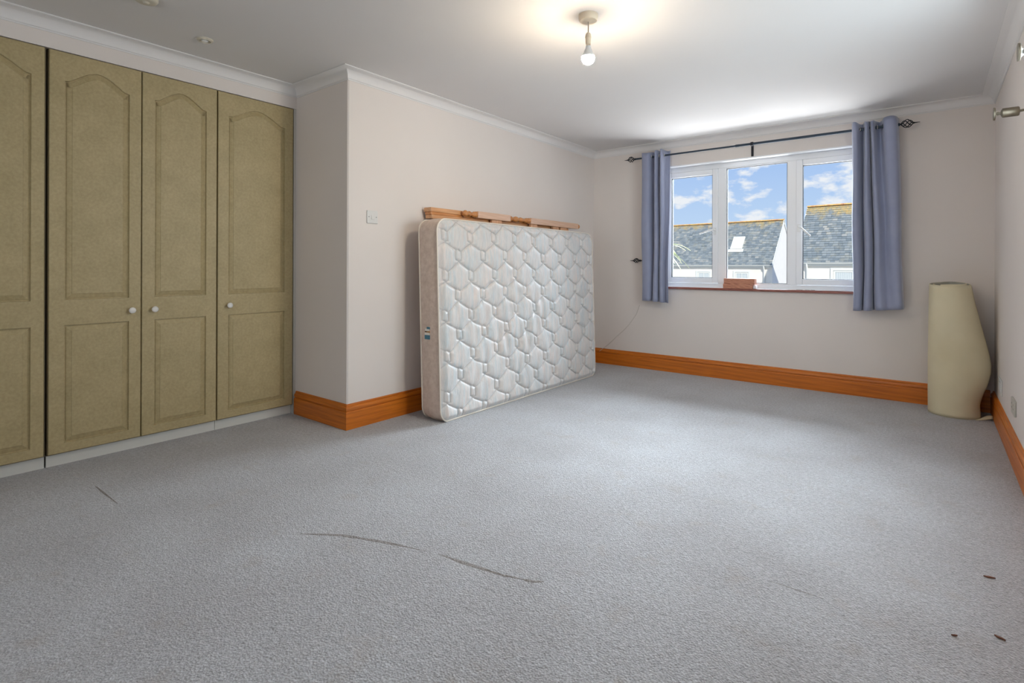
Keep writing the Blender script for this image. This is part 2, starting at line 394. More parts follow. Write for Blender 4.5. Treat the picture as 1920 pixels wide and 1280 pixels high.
# unseen side window, added to let the fill lamp in
w2 = empty('added_side_window', (XR + .05, (SY0 + SY1) / 2, SZ0), kind='structure')
m = MB()
for (ya, yb, za, zb_) in ((SY0, SY0 + .06, SZ0, SZ1), (SY1 - .06, SY1, SZ0, SZ1), (SY0 + .06, SY1 - .06, SZ0, SZ0 + .06), (SY0 + .06, SY1 - .06, SZ1 - .06, SZ1), ((SY0 + SY1) / 2 - .03, (SY0 + SY1) / 2 + .03, SZ0 + .06, SZ1 - .06)):
    m.box(XR + .05, XR + .11, ya, yb, za, zb_)
f2 = m.build('window_frame', 'upvc_white', w2, bevel=.004)
MB().box(XR + .075, XR + .081, SY0 + .06, SY1 - .06, SZ0 + .06, SZ1 - .06).build('window_pane', 'window_glass', w2)

w3 = empty('added_rear_window', (-1.5, YB - .05, .85), kind='structure')  # unseen window added so the rear fill lamp can shine in
m = ringbox(MB(), -2.7, -.3, .85, 2.1, .06, YB - .11, YB - .05); m.box(-1.53, -1.47, YB - .11, YB - .05, .91, 2.04)
m.build('window_frame', 'upvc_white', w3, bevel=.004)
MB().box(-2.64, -.36, YB - .083, YB - .077, .91, 2.04).build('window_pane', 'window_glass', w3)

# ------------------------------------------------------------ wardrobes
def inset(poly, d):
    n = len(poly); out = []
    for i in range(n):
        p0, p1, p2 = Vector(poly[i - 1]), Vector(poly[i]), Vector(poly[(i + 1) % n])
        a = (p1 - p0).normalized(); b = (p2 - p1).normalized()
        na, nb = Vector((-a.y, a.x)), Vector((-b.y, b.x))
        o = (na + nb) / max(1 + na.dot(nb), .3); out.append((p1.x + o.x * d, p1.y + o.y * d))
    return out
def arch_outline(ya, yb, z0, zs, zp):
    pts = [(ya, z0), (yb, z0), (yb, zs)]; N = 22; c = (ya + yb) / 2; hw_ = (yb - ya) / 2
    def zz(t):                                   # t 0 at shoulder .. 1 at the crown
        if t < .13: return zs + .004 * t / .13
        u_ = (t - .13) / .87; return zs + .004 + (zp - zs - .004) * (u_ * u_ * (3 - 2 * u_)) ** .62
    for i in range(1, N): t = i / N; pts.append((yb - hw_ * t, zz(t)))
    pts.append((c, zp))
    for i in range(N - 1, 0, -1): t = i / N; pts.append((ya + hw_ * t, zz(t)))
    pts.append((ya, zs)); return pts
def door(parent, y0, y1, pa, pb, knob_y, zb=.068, zt=2.168):
    XF = XD + .0; th = .019
    holes = [arch_outline(pa, pb, .868, 2.018, 2.092), [(pa, .118), (pb, .118), (pb, .736), (pa, .736)]]
    outer = [(y0, zb), (y1, zb), (y1, zt), (y0, zt)]
    ch = .003; outer_f = inset(outer, ch)
    loops = [outer_f] + holes
    tess = tessellate_polygon([[Vector((p[0], p[1], 0)) for p in lp] for lp in loops])
    flat = [p for lp in loops for p in lp]
    vs = [(XF, y, z) for y, z in flat]; fs = [tuple(t) for t in tess]; k = len(vs)
    off = 4
    for hpoly in holes:
        n = len(hpoly); s0 = len(vs); vs += [(XF - .0105, y, z) for y, z in inset(hpoly, .0015)]
        fs += [(off + i, off + (i + 1) % n, s0 + (i + 1) % n, s0 + i) for i in range(n)]; off += n
    a = len(vs); vs += [(XF - ch, y, z) for y, z in outer]; b = len(vs); vs += [(XF - th, y, z) for y, z in outer]
    for i in range(4):
        j = (i + 1) % 4; fs += [(i, j, a + j, a + i), (a + i, a + j, b + j, b + i)]
    fs.append((b, b + 1, b + 2, b + 3))
    d = MB().add(vs, fs).build('door', 'wardrobe_door_foil', parent)
    for hpoly in holes:
        L = [(hpoly, -.0105), (inset(hpoly, .007), -.0105), (inset(hpoly, .010), -.0085), (inset(hpoly, .030), -.0015), (inset(hpoly, .0315), .0005), (inset(hpoly, .034), .0008)]
        vs = []; fs = []; n = len(hpoly)
        for lp, dx in L: vs += [(XF + dx, y, z) for y, z in lp]
        for r in range(len(L) - 1):
            for i in range(n):
                j = (i + 1) % n; fs.append((r * n + i, r * n + j, (r + 1) * n + j, (r + 1) * n + i))
        t2_ = tessellate_polygon([[Vector((p[0], p[1], 0)) for p in L[-1][0]]]); k0 = (len(L) - 1) * n
        fs += [tuple(k0 + i for i in t) for t in t2_]
        MB().add(vs, fs).build('raised_panel', 'wardrobe_door_foil', d)
    if knob_y is not None:
        MB().lathe([(0, .0075), (.008, .0065), (.013, .009), (.018, .0155), (.023, .0175), (.028, .0165), (.032, .011), (.034, .004), (.0342, 0)], (XF, knob_y, .797), (1, 0, 0), 24).build('knob', 'knob_white', d, smooth=True, angle=60, label='white round knob')
    return d
def wardrobe(y0, y1, label, doors, plinth=None):
    r = empty('wardrobe', (XD - .3, (y0 + y1) / 2, 0), label, 'wardrobe', 'fitted wardrobes along the left wall')
    MB().box(XD - .59, XD - .020, y0, y1, .062, 2.171).build('carcass', 'wardrobe_carcass', r)
    MB().box(XD - .05, XD - .030, y0 + .001, y1 - .001, 0.0005, .0625).build('plinth', 'plinth_white', r)
    for d in doors: door(r, *d)
    return r
wardrobe(-.167, .682, 'double wardrobe with sage arched-panel doors, leftmost and cut by the photo edge', [(-.16, .250, -.10, .19, .205), (.255, .674, .312, .622, .300)])
wardrobe(.688, 1.5175, 'double wardrobe with sage arched-panel doors, its two white knobs side by side', [(.692, 1.101, .755, 1.043, 1.053), (1.106, 1.514, 1.168, 1.452, 1.165)])
wardrobe(1.518, 2.034, 'single wardrobe with one wider sage arched-panel door beside the projecting wall corner', [(1.522, 2.030, 1.586, 1.968, 1.588)])
MB().box(XD - .03, XD - .004, 2.036, YA - .0005, 0, 2.171).build('filler_strip', 'filler_strip_paint', base=(XD - .02, 2.045, 0), label='narrow off-white upright filler strip between the single wardrobe and the return wall', cat='trim strip')

# ------------------------------------------------------------ ceiling fittings
BX, BY = -1.367, 2.352
pd = empty('pendant_light', (BX, BY, HCEIL), 'bare glowing bulb hanging on a short cord from a cream ceiling rose', 'pendant light')
MB().lathe([(0, .049), (-.012, .049), (-.026, .046), (-.031, .042), (-.031, .018), (-.034, .010)], (BX, BY, HCEIL), (0, 0, 1), 40).build('ceiling_rose', 'rose_plastic', pd, smooth=True)
MB().tube([(BX, BY, HCEIL - .028), (BX + .001, BY, HCEIL - .05), (BX, BY, HCEIL - .095)], .0028, 8).build('cord', 'flex_cable', pd, smooth=True)
MB().lathe([(0, .004), (-.003, .010), (-.012, .0145), (-.022, .0155), (-.024, .0165), (-.028, .0165), (-.030, .0145), (-.050, .0145), (-.056, .0135), (-.060, .013)], (BX, BY, HCEIL - .088), (0, 0, 1), 28).build('lamp_holder', 'rose_plastic', pd, smooth=True)
bz = 2.103
R_ = .033
sph = lambda a: (bz + R_ * math.cos(math.radians(a)), R_ * math.sin(math.radians(a)))
MB().lathe([(bz + .060, .012), (bz + .050, .013), (bz + .040, .018)] + [(t + .0004, r_ + .0006) for t, r_ in map(sph, range(45, 80, 5))] + [sph(79)], (BX, BY, 0), (0, 0, 1), 32).build('bulb_light_shield', 'white_plastic', pd, smooth=True, angle=80)  # collar added over the bulb top to cut its light on the ceiling
MB().lathe([sph(a) for a in [77] + list(range(84, 181, 8))], (BX, BY, 0), (0, 0, 1), 32).build('bulb', 'bulb_glass', pd, smooth=True, angle=80, label='glowing round frosted bulb')

dt = empty('smoke_detector', (-3.21, 1.29, HCEIL), 'small round cream ceiling disc with a bright rim, near the wardrobes', 'ceiling fitting')
MB().lathe([(0, .041), (-.006, .041), (-.010, .037), (-.012, .030), (-.006, .028), (-.004, .020)], (-3.21, 1.29, HCEIL), (0, 0, 1), 32).build('rim', 'detector_plastic', dt, smooth=True)
MB().lathe([(-.002, .018), (-.011, .017), (-.014, .012), (-.015, .002)], (-3.21, 1.29, HCEIL), (0, 0, 1), 24).build('cover', 'white_plastic', dt, smooth=True)
MB().lathe([(0, .050), (-.010, .050), (-.018, .045), (-.022, .036), (-.022, .016), (-.028, .008)], (-2.935, .918, HCEIL), (0, 0, 1), 32).build('ceiling_boss', 'detector_plastic', smooth=True, base=(-2.935, .918, HCEIL),
    label='beige round ceiling boss cut by the top edge of the photo', cat='ceiling fitting')

# ------------------------------------------------------------ wall fittings
def plate_left(y, z, s):
    r = empty('light_switch', (XL, y, z), 'white square single rocker light switch on the cream wall near the corner', 'light switch')
    MB().box(XL, XL + .010, y - s, y + s, z - s, z + s).build('switch_plate', 'switch_plastic', r, bevel=.003)
    k = MB(); k.add([(XL + .010, y - .012, z + .016), (XL + .010, y + .012, z + .016), (XL + .010, y + .012, z - .016), (XL + .010, y - .012, z - .016), (XL + .0115, y - .011, z + .015), (XL + .0115, y + .011, z + .015), (XL + .017, y + .011, z - .015), (XL + .017, y - .011, z - .015)],
          [(0, 1, 5, 4), (1, 2, 6, 5), (2, 3, 7, 6), (3, 0, 4, 7), (4, 5, 6, 7)]).build('rocker', 'switch_plastic', r)
    for sy in (-1, 1): MB().lathe([(0, .0032), (.0012, .003)], (XL + .0098, y + sy * .030, z), (1, 0, 0), 12).build('screw', 'dark_slot', r)
plate_left(2.243, 1.382, .043)
r = empty('wall_socket', (XR, 3.995, .297), 'small greyish double socket plate on the right wall above the skirting', 'socket')
MB().box(XR - .010, XR, 3.92, 4.07, .254, .340).build('socket_plate', 'socket_plate', r, bevel=.003)
for yy in (3.957, 4.033):
    m = MB()
    for dy, dz, a, b in ((0, .014, .002, .005), (-.011, -.008, .004, .002), (.011, -.008, .004, .002)): m.box(XR - .0105, XR - .0099, yy + dy - a, yy + dy + a, .297 + dz - b, .297 + dz + b)
    m.build('pin_slots', 'dark_slot', r)
r = empty('cable_outlet', (XR, 4.75, .277), 'pale outlet plate with rounded corners on the right wall beside the vinyl roll', 'socket')
MB().box(XR - .006, XR, 4.66, 4.84, .225, .330).build('outlet_plate', 'phone_plate', r, bevel=.006)
MB().box(XR - .0085, XR - .0055, 4.70, 4.80, .250, .305).build('outlet_cover', 'white_plastic', r, bevel=.002)

def bracket(y, label):
    z = 1.808; x0 = .234
    r = empty('wall_bracket', (XR, y, z), label, 'bracket', None)
    m = MB().lathe([(0, .031), (.006, .031), (.0075, .029)], (x0 - .003, y, z), (1, 0, 0), 32)
    m.build('end_disc', 'brushed_nickel', r, smooth=True)
    MB().lathe([(.0, .021), (.008, .014), (.016, .009), (.022, .008)], (x0 + .004, y, z), (1, 0, 0), 24).build('cone', 'bright_chrome', r, smooth=True)
    MB().lathe([(0, .012), (.004, .019), (.006, .0225), (.062, .0225), (.066, .020), (.068, .010)], (x0 + .024, y, z), (1, 0, 0), 28).build('barrel', 'brushed_nickel', r, smooth=True)
    MB().tube([(x0 + .09, y, z), (x0 + .105, y, z + .002), (XR + .002, y, z)], .006, 10).lathe([(0, .022), (-.006, .022), (-.009, .018)], (XR, y, z), (1, 0, 0), 24).build('stem', 'brushed_nickel', r, smooth=True)
bracket(3.523, 'brushed metal wall bracket with disc end, the one showing its barrel, high on right wall')
bracket(2.568, 'brushed metal wall bracket nearer the camera, only its disc end inside the photo')

# ------------------------------------------------------------ curtain pole and curtains
PY, PZ = YW - .10, 2.170
def cage(m, x, y, z, dirx, L=.07, R=.022):
    """twisted basket finial: wires along x"""
    n = 5
    for k in range(n):
        pts = []
        for i in range(15):
            t = i / 14; rr = R * math.sin(math.pi * t) ** .8 + .0022; a = 2 * math.pi * k / n + t * math.pi * 1.1
            pts.append((x + dirx * (.014 + t * L), y + rr * math.cos(a), z + rr * math.sin(a)))
        m.tube(pts, .0033, 6)
    m.lathe([(0, .0095), (.004, .0115), (.008, .0075), (.016, .005)], (x, y, z), (dirx, 0, 0), 14)
    m.lathe([(0, .0055), (.006, .007), (.012, .0045), (.042, .0015), (.044, 0)], (x + dirx * (.012 + L), y, z), (dirx, 0, 0), 12)
pole = empty('curtain_pole', (-1.288, PY, PZ), 'black metal curtain pole with twisted basket finials above the window', 'curtain pole')
MB().tube([(-2.425, PY, PZ), (-1.37, PY, PZ)], .0085, 14).build('thin_tube', 'black_iron_rod', pole, smooth=True)
MB().tube([(-1.40, PY, PZ), (-.205, PY, PZ)], .0115, 14).build('thick_tube', 'black_iron_rod', pole, smooth=True)
MB().lathe([(0, .0125), (.03, .0125), (.032, .0105)], (-1.43, PY, PZ), (1, 0, 0), 16).build('collar', 'black_iron_rod', pole, smooth=True)
m = MB(); cage(m, -2.42, PY, PZ, -1, .07, .026); m.build('finial', 'black_iron', pole, smooth=True)
m = MB(); cage(m, -.213, PY, PZ, 1, .078, .029); m.build('finial', 'black_iron', pole, smooth=True)
m = MB().lathe([(-.012, .0155), (-.008, .0175), (.008, .0175), (.012, .0155)], (-1.288, PY, PZ), (1, 0, 0), 18)
m.box(-1.318, -1.298, YW - .007, YW - .0005, 2.076, 2.180)
m.tube([(-1.288, PY, PZ), (-1.30, YW - .05, PZ - .004), (-1.308, YW - .004, PZ - .004)], .0055, 8)
m.build('bracket', 'black_iron', pole)
for bx in (-2.33, -.25):
    MB().tube([(bx, PY, PZ), (bx, YW - .002, PZ)], .005, 8).lathe([(0, .02), (-.005, .02)], (bx, YW, PZ), (0, 1, 0), 16).build('bracket', 'black_iron', pole, smooth=True)
hb = MB(); cage(hb, -2.395, YW - .030, 1.122, -1, .062, .021)
hb.tube([(-2.33, YW - .002, 1.122), (-2.332, YW - .022, 1.122), (-2.345, YW - .030, 1.122), (-2.40, YW - .030, 1.122)], .0055, 10)
hb.lathe([(0, .02), (-.005, .02), (-.007, .012)], (-2.33, YW, 1.122), (0, 1, 0), 16)
hb.build('curtain_holdback', 'black_iron', base=(-2.30, YW, 1.124), smooth=True, label='black twisted holdback finial peeking from behind the left curtain at sill height', cat='holdback')

def curtain(name, label, keys_top, keys_bot, z0f, z1f, rings):
    """keys: plan polylines (x, y) with equal count, smoothed"""
    r = empty(name, (sum(k[0] for k in keys_top) / len(keys_top), PY, .72), label, 'curtain', 'blue-grey curtains at the window')
    def cr_(keys, n):
        P = [Vector(k) for k in keys]; P = [P[0] * 2 - P[1]] + P + [P[-1] * 2 - P[-2]]; out = []
        for i in range(1, len(P) - 2):
            for j in range(n):
                t = j / n; a, b, c, d = P[i - 1:i + 3]
                out.append(.5 * ((2 * b) + (c - a) * t + (2 * a - 5 * b + 4 * c - d) * t * t + (3 * b - 3 * c + d - a) * t ** 3))
        out.append(P[-2]); return out
    A = cr_(keys_top, 9); B = cr_(keys_bot, 9); n = len(A); NZ = 44; vs = []; fs = []
    for j in range(NZ + 1):
        v = j / NZ
        for i in range(n):
            u_ = i / (n - 1); k = v ** .8
            p = A[i] * (1 - k) + B[i] * k
            zt, zb_ = z1f(u_), z0f(u_)
            x = p.x + .006 * math.sin(9 * v + 5 * u_) * v; y = p.y + .004 * math.sin(7 * v + 11 * u_)
            if v < .03: y = y
            vs.append((x, y, zt + (zb_ - zt) * v))
    for j in range(NZ):
        for i in range(n - 1): fs.append((j * n + i, j * n + i + 1, (j + 1) * n + i + 1, (j + 1) * n + i))
    o = MB().add(vs, fs).build('cloth', 'curtain_cloth', r, smooth=True, angle=180, recalc=False)
    md = o.modifiers.new('thick', 'SOLIDIFY'); md.thickness = .0022; md.offset = 0
    for rx in rings:
        MB().lathe([(-.002, .021), (.002, .021), (.002, .015), (-.002, .015)], (rx, PY, PZ), (1, .4, 0), 20).build('eyelet', 'bright_chrome', r, smooth=True)
    return r
P = PY
curtain('curtain', 'blue-grey eyelet curtain bunched at the left side of the window, narrower of the two',
    [(-2.366, P + .050), (-2.352, P + .012), (-2.335, P - .034), (-2.29, P - .046), (-2.262, P - .036), (-2.245, P + .01), (-2.226, P + .055), (-2.205, P + .035), (-2.198, P - .03), (-2.185, P - .052), (-2.172, P - .02), (-2.166, P + .035), (-2.152, P + .04), (-2.146, P - .01), (-2.135, P - .05), (-2.122, P - .045), (-2.110, P + .01), (-2.095, P + .055), (-2.070, P + .06)],
    [(-2.350, P + .030), (-2.345, P + .00), (-2.325, P - .030), (-2.28, P - .042), (-2.25, P - .030), (-2.237, P + .01), (-2.228, P + .055), (-2.220, P + .03), (-2.208, P - .03), (-2.185, P - .046), (-2.163, P - .03), (-2.158, P + .03), (-2.150, P + .03), (-2.143, P - .03), (-2.122, P - .048), (-2.103, P - .035), (-2.097, P + .02), (-2.082, P - .01), (-2.058, P - .03)],
    lambda u: .716 - .016 * u, lambda u: 2.213 + .012 * u + .006 * math.sin(u * 25), [-2.245, -2.166, -2.110])
curtain('curtain', 'blue-grey eyelet curtain hanging at the right side of the window, wider of the two',
    [(-.520, P - .02), (-.505, P - .048), (-.485, P - .045), (-.470, P + .00), (-.452, P + .05), (-.440, P + .02), (-.430, P - .040), (-.418, P - .052), (-.408, P - .02), (-.403, P + .03), (-.396, P - .01), (-.388, P - .048), (-.376, P - .04), (-.362, P + .03), (-.340, P + .055), (-.322, P + .02), (-.305, P - .040), (-.262, P - .056), (-.228, P - .040), (-.214, P + .03)],
    [(-.512, P + .01), (-.505, P - .035), (-.480, P - .052), (-.455, P - .035), (-.446, P + .04), (-.436, P + .03), (-.428, P - .035), (-.402, P - .055), (-.378, P - .030), (-.370, P + .045), (-.360, P + .035), (-.350, P - .035), (-.320, P - .058), (-.295, P - .048), (-.275, P - .030), (-.255, P - .036), (-.232, P - .052), (-.205, P - .055), (-.186, P - .030), (-.180, P + .03)],
    lambda u: .708 + .030 * u ** 2, lambda u: 2.222 + .006 * math.sin(u * 30) + .008 * (u > .75), [-.47, -.403, -.355, -.315])

# ------------------------------------------------------------ things on the sill
r = empty('wood_block', (-1.43, YW + .012, WZ0), 'reddish wooden block of two stacked boards standing on the window sill', 'wood block')
MB().box(-1.560, -1.300, YW - .026, YW + .055, WZ0, WZ0 + .042).build('lower_board', 'block_wood', r, bevel=.002)
MB().box(-1.556, -1.282, YW - .018, YW + .055, WZ0 + .0425, WZ0 + .092).build('upper_board', 'block_wood', r, bevel=.002)
MB().box(-1.299, -1.272, YW - .005, YW + .05, WZ0, WZ0 + .030).build('paper_wad', 'paper_white', bevel=.006, base=(-1.285, YW + .02, WZ0), label='crumpled white scrap tucked against the right end of the wooden block on the sill', cat='paper scrap')
m = MB(); random.seed(3)
for i in range(6):
    x = -.72 + i * .030; y = YW + .002 + random.uniform(-.010, .012); a = random.uniform(-.4, .4); zz_ = WZ0 + .001
    dx, dy = .024, .012; ca, sa = math.cos(a), math.sin(a)
    pts = [(x + ca * u - sa * v, y + sa * u + ca * v) for u, v in ((-dx, -dy), (dx, -dy * .7), (dx * .8, dy), (-dx * .6, dy * 1.2))]
    m.prism(pts, zz_ + .001 * i, zz_ + .001 * i + .0045)
m.build('paint_flakes', 'paper_white', base=(-.65, YW, WZ0), label='white peeling paint flakes on the sill below the right pane', cat='debris', kind='stuff')
m = MB()
for i in range(11):
    x = random.uniform(-.95, -.78); y = YW + random.uniform(-.016, .02); s_ = random.uniform(.003, .008)
    m.prism([(x - s_, y), (x, y - s_ * .5), (x + s_ * 1.2, y + .001), (x + s_ * .3, y + s_ * .7)], WZ0 + .0003, WZ0 + .003)
m.build('dead_insects_and_grit', 'dust_grey', base=(-.865, YW, WZ0), label='dark specks of grit on the sill beside the second mullion', cat='debris', kind='stuff')

MB().tube([(-2.415, YW - .003, .655), (-2.45, YW - .004, .56), (-2.532, YW - .003, .446), (-2.61, YW - .004, .365), (-2.688, YW - .003, .297), (-2.784, YW - .004, .205), (-2.829, YW - .012, .170), (-2.850, YW - .024, .150), (-2.875, YW - .026, .130)], .0022, 6).build('thin_cable', 'wire_cream', smooth=True, base=(-2.87, YW - .02, .13),
    label='thin cream cable running down the wall from the left curtain to the skirting', cat='cable')

# ------------------------------------------------------------ mattress
MY0, MY1, MH, MT = 2.520, 4.600, 1.378, .185
XB0, XB1 = -2.578, -2.625            # front face x at the foot and at the top
lean = math.atan2(XB0 - XB1, MH)
mat_o = empty('mattress', ((XB0 - MT / 2), (MY0 + MY1) / 2, 0), 'double mattress with pale quilted hexagon cover leaning on its long edge against the wall', 'mattress')
BASEM = BASE[mat_o]
def MP(u, v, d):    # u along y 0..1 metres, v up, d outwards from front plane
    x = XB0 - (XB0 - XB1) * v / MH + d
    return x, MY0 + u, v
LW = MY1 - MY0; RC = .085
def round_map(u, v, W_, H_, r_):
    cx = u if r_ <= u <= W_ - r_ else None
    if (u < r_ or u > W_ - r_) and (v < r_ or v > H_ - r_):
        sx_ = -1 if u < r_ else 1; sy_ = -1 if v < r_ else 1
        ox = r_ if u < r_ else W_ - r_; oy = r_ if v < r_ else H_ - r_
        a = abs(u - ox) / r_; b = abs(v - oy) / r_
        return ox + sx_ * r_ * a * math.sqrt(1 - b * b / 2), oy + sy_ * r_ * b * math.sqrt(1 - a * a / 2)
    return u, v
NU, NV = 560, 372
uu = np.linspace(0, LW, NU); vv = np.linspace(0, MH, NV)
U, V = np.meshgrid(uu, vv)
M_ = np.array([[round_map(a, b, LW, MH, RC) for a in uu] for b in vv]); UM, VM = M_[..., 0], M_[..., 1]
# quilting: hexagon tiling whose upright edges are doubled into narrow links
PP, QQ, aa, lw_ = .257, .137, .078, .026
seg = []
ss_ = QQ - aa
for row in range(-2, 13):
    for col in range(-2, 12):
        cx = col * PP + (PP / 2 if row % 2 else 0) + .055; cy = row * QQ + .035
        x = cx + PP / 2; yb, yt = cy - aa / 2, cy + aa / 2
        seg += [(x - lw_, yb + .012, x - lw_, yt - .004), (x + lw_, yb + .004, x + lw_, yt - .012), (x - lw_, yb + .012, x + lw_ * .2, yb - .002), (x + lw_ * .2, yb - .002, x + lw_, yb + .004),
                (x - lw_, yt - .004, x - lw_ * .2, yt + .002), (x - lw_ * .2, yt + .002, x + lw_, yt - .012)]
        seg += [(x + lw_, yt - .012, x + PP / 2, yt + ss_ - .004), (x - lw_ * .6, yt, x - PP / 2, yt + ss_ - .004)]
dist = np.full(U.shape, 9.)
rng = np.random.RandomState(4)
UW = UM + .006 * np.sin(VM * 9 + 1) + .004 * np.sin(UM * 7); VW = VM + .006 * np.sin(UM * 6) + .003 * np.sin(UM * 23)
for x0, y0, x1, y1 in seg:
    if max(x0, x1) < -.05 or min(x0, x1) > LW + .05 or max(y0, y1) < -.05 or min(y0, y1) > MH + .05: continue
    i0 = max(0, int((min(x0, x1) - .06) / LW * NU)); i1 = min(NU, int((max(x0, x1) + .06) / LW * NU) + 2)
    j0 = max(0, int((min(y0, y1) - .06) / MH * NV)); j1 = min(NV, int((max(y0, y1) + .06) / MH * NV) + 2)
    if i1 <= i0 or j1 <= j0: continue
    A_, B_ = UW[j0:j1, i0:i1], VW[j0:j1, i0:i1]; dx, dy = x1 - x0, y1 - y0
    t = np.clip(((A_ - x0) * dx + (B_ - y0) * dy) / (dx * dx + dy * dy), 0, 1)
    dist[j0:j1, i0:i1] = np.minimum(dist[j0:j1, i0:i1], np.hypot(A_ - x0 - t * dx, B_ - y0 - t * dy))
puff = .010 * (1 - np.exp(-(dist / .007) ** 1.3)) + .008 * (1 - np.exp(-(dist / .028) ** 1.6))
edge = np.minimum(np.minimum(U, LW - U), np.minimum(V, MH - V))
es = np.clip(edge / .05, 0, 1); es = es * es * (3 - 2 * es)
wr_ = np.zeros_like(U)
for k in range(16):
    fx_, fy_, ph = rng.uniform(20, 75), rng.uniform(3, 16), rng.uniform(0, 6)
    wr_ += np.sin(UM * fx_ + ph + 1.3 * np.sin(VM * fy_)) * rng.uniform(.3, 1)
cen = np.exp(-(((UM - .85) / .62) ** 2 + ((VM - .55) / .45) ** 2))
D = -.006 + es * (.012 + puff + .0024 * wr_ * (.08 + cen)) 
X_ = XB0 - (XB0 - XB1) * VM / MH + D
verts = np.stack([X_ - BASEM.x, MY0 + UM - BASEM.y, VM - BASEM.z], -1).reshape(-1, 3)
idx = np.arange(NU * NV).reshape(NV, NU)
quads = np.stack([idx[:-1, :-1], idx[:-1, 1:], idx[1:, 1:], idx[1:, :-1]], -1).reshape(-1, 4)
me = bpy.data.meshes.new('quilted_panel'); me.vertices.add(len(verts)); me.vertices.foreach_set('co', verts.astype(np.float32).ravel())
me.loops.add(quads.size); me.loops.foreach_set('vertex_index', quads.ravel().astype(np.int32))
me.polygons.add(len(quads)); me.polygons.foreach_set('loop_start', np.arange(0, quads.size, 4, dtype=np.int32))
try: me.polygons.foreach_set('loop_total', np.full(len(quads), 4, dtype=np.int32))
except Exception: pass
me.polygons.foreach_set('use_smooth', np.ones(len(quads), dtype=bool)); me.materials.append(MATS['mattress_damask']); me.update(); me.validate()
at = me.attributes.new('seam', 'FLOAT', 'POINT'); at.data.foreach_set('value', np.exp(-(dist / .0042) ** 2).astype(np.float32).ravel())
o = bpy.data.objects.new('quilted_panel', me); C.objects.link(o); o.parent = mat_o; BASE[o] = BASEM
def rr_loop(n=10, r_=RC, grow=0.):
    pts = []
    for cx, cy, a0 in ((LW - r_, r_, -90), (LW - r_, MH - r_, 0), (r_, MH - r_, 90), (r_, r_, 180)):
        for i in range(n + 1):
            a = math.radians(a0 + 90 * i / n); pts.append((cx + (r_ + grow) * math.cos(a), cy + (r_ + grow) * math.sin(a)))
    # subdivide the straight runs
    out = []
    for i, p in enumerate(pts):
        q_ = pts[(i + 1) % len(pts)]; L = math.hypot(q_[0] - p[0], q_[1] - p[1]); k = max(1, int(L / .08))
        for j in range(k): out.append((p[0] + (q_[0] - p[0]) * j / k, p[1] + (q_[1] - p[1]) * j / k))
    return out
LP = rr_loop(); nL = len(LP); vs = []; fs = []
K = 9
for j in range(K):
    t = j / (K - 1); bulge = .010 * math.sin(math.pi * t)
    G = rr_loop(grow=-.002 + bulge)
    for i in range(nL):
        u_, v_ = G[i]; vs.append(MP(u_, max(v_, .001), -.004 - (MT - .008) * t))
for j in range(K - 1):
    for i in range(nL):
        k = (i + 1) % nL; fs.append((j * nL + i, j * nL + k, (j + 1) * nL + k, (j + 1) * nL + i))
MB().add(vs, fs).build('side_border', 'mattress_border_cloth', mat_o, smooth=True, angle=70)
vs = [MP(u_, max(v_, .001), -MT + .004) for u_, v_ in LP]
MB().add(vs, [tuple(range(nL))]).build('back_panel', 'mattress_border_cloth', mat_o)
for dd_ in (-.004, -MT + .004):
    G = rr_loop(grow=.001); pts = [MP(u_, max(v_, .0055), dd_) for u_, v_ in G]
    MB().tube(pts + [pts[0]], .0055, 8).build('piping', 'piping_cloth', mat_o, smooth=True, angle=80)
# sewn maker's tag on the near end
def tagbox(z0, z1, x0, x1, mat_): MB().box(x0, x1, MY0 - .0115, MY0 - .006, z0, z1).build('sewn_tag', mat_, mat_o)
tagbox(.556, .585, -2.731, -2.682, 'tag_blue'); tagbox(.585, .602, -2.731, -2.688, 'tag_white'); tagbox(.602, .612, -2.731, -2.682, 'tag_ochre')
tagbox(.612, .626, -2.727, -2.690, 'tag_white'); tagbox(.626, .640, -2.712, -2.682, 'tag_blue')
MB().box(-2.727, -2.712, MY0 - .013, MY0 - .011, .604, .610).build('sewn_tag', 'tag_black', mat_o)

# ------------------------------------------------------------ pine bed pieces behind the mattress
def turned(m, y0, y1, x, z, seq):    # seq of (fraction, radius)
    m.lathe([((y1 - y0) * t, r_) for t, r_ in seq], (x, y0, z), (0, 1, 0), 24)
PXc = -2.838; PZc = 1.462; hb_ = .0265
def bed_end(label, y_sq0, y_sq1, neck_y, ball_end_y, rails, name, panels):
    r = empty(name, (PXc, (y_sq0 + y_sq1) / 2, 0), label, 'bed part')
    for zc in (PZc, .029):
        m = MB().box(PXc - hb_, PXc + hb_, y_sq0, y_sq1, zc - hb_, zc + hb_)
        p = m.build('post', 'pine_post_sky_sheen', r, bevel=.003)
        m = MB()
        L = y_sq0 - neck_y
        seq = [(0, .0), (.02, .010), (.07, .020), (.16, .0265), (.26, .022), (.33, .012), (.37, .013), (.44, .0225), (.52, .0205), (.62, .013), (.70, .014), (.78, .0225), (.84, .0235), (.87, .018), (.90, .024), (.96, .025), (1.0, .022)]
        turned(m, neck_y, y_sq0 + .002, PXc, zc, seq)
        m.build('turned_neck', 'pine_turned', p, smooth=True, angle=50); m = MB()
        m.lathe([(-.002, .013), (.008, .012), (.014, .018), (.026, .0225), (.038, .0215), (.048, .015), (.052, .004)], (PXc, y_sq1, zc), (0, 1, 0), 24)
        m.build('ball_foot', 'pine_turned', p, smooth=True, angle=50)
    for (ya, yb) in rails:
        MB().box(PXc - .011, PXc + .011, ya, yb, .029 + hb_, PZc - hb_).build('rail', 'pine_wood_upright', r, bevel=.002)
    return r
bed_end('varnished pine bed end on its side behind the mattress, left and shorter of two', 3.145, 3.555, 2.995, 3.60, [(3.33, 3.455)], 'bed_footboard', None)
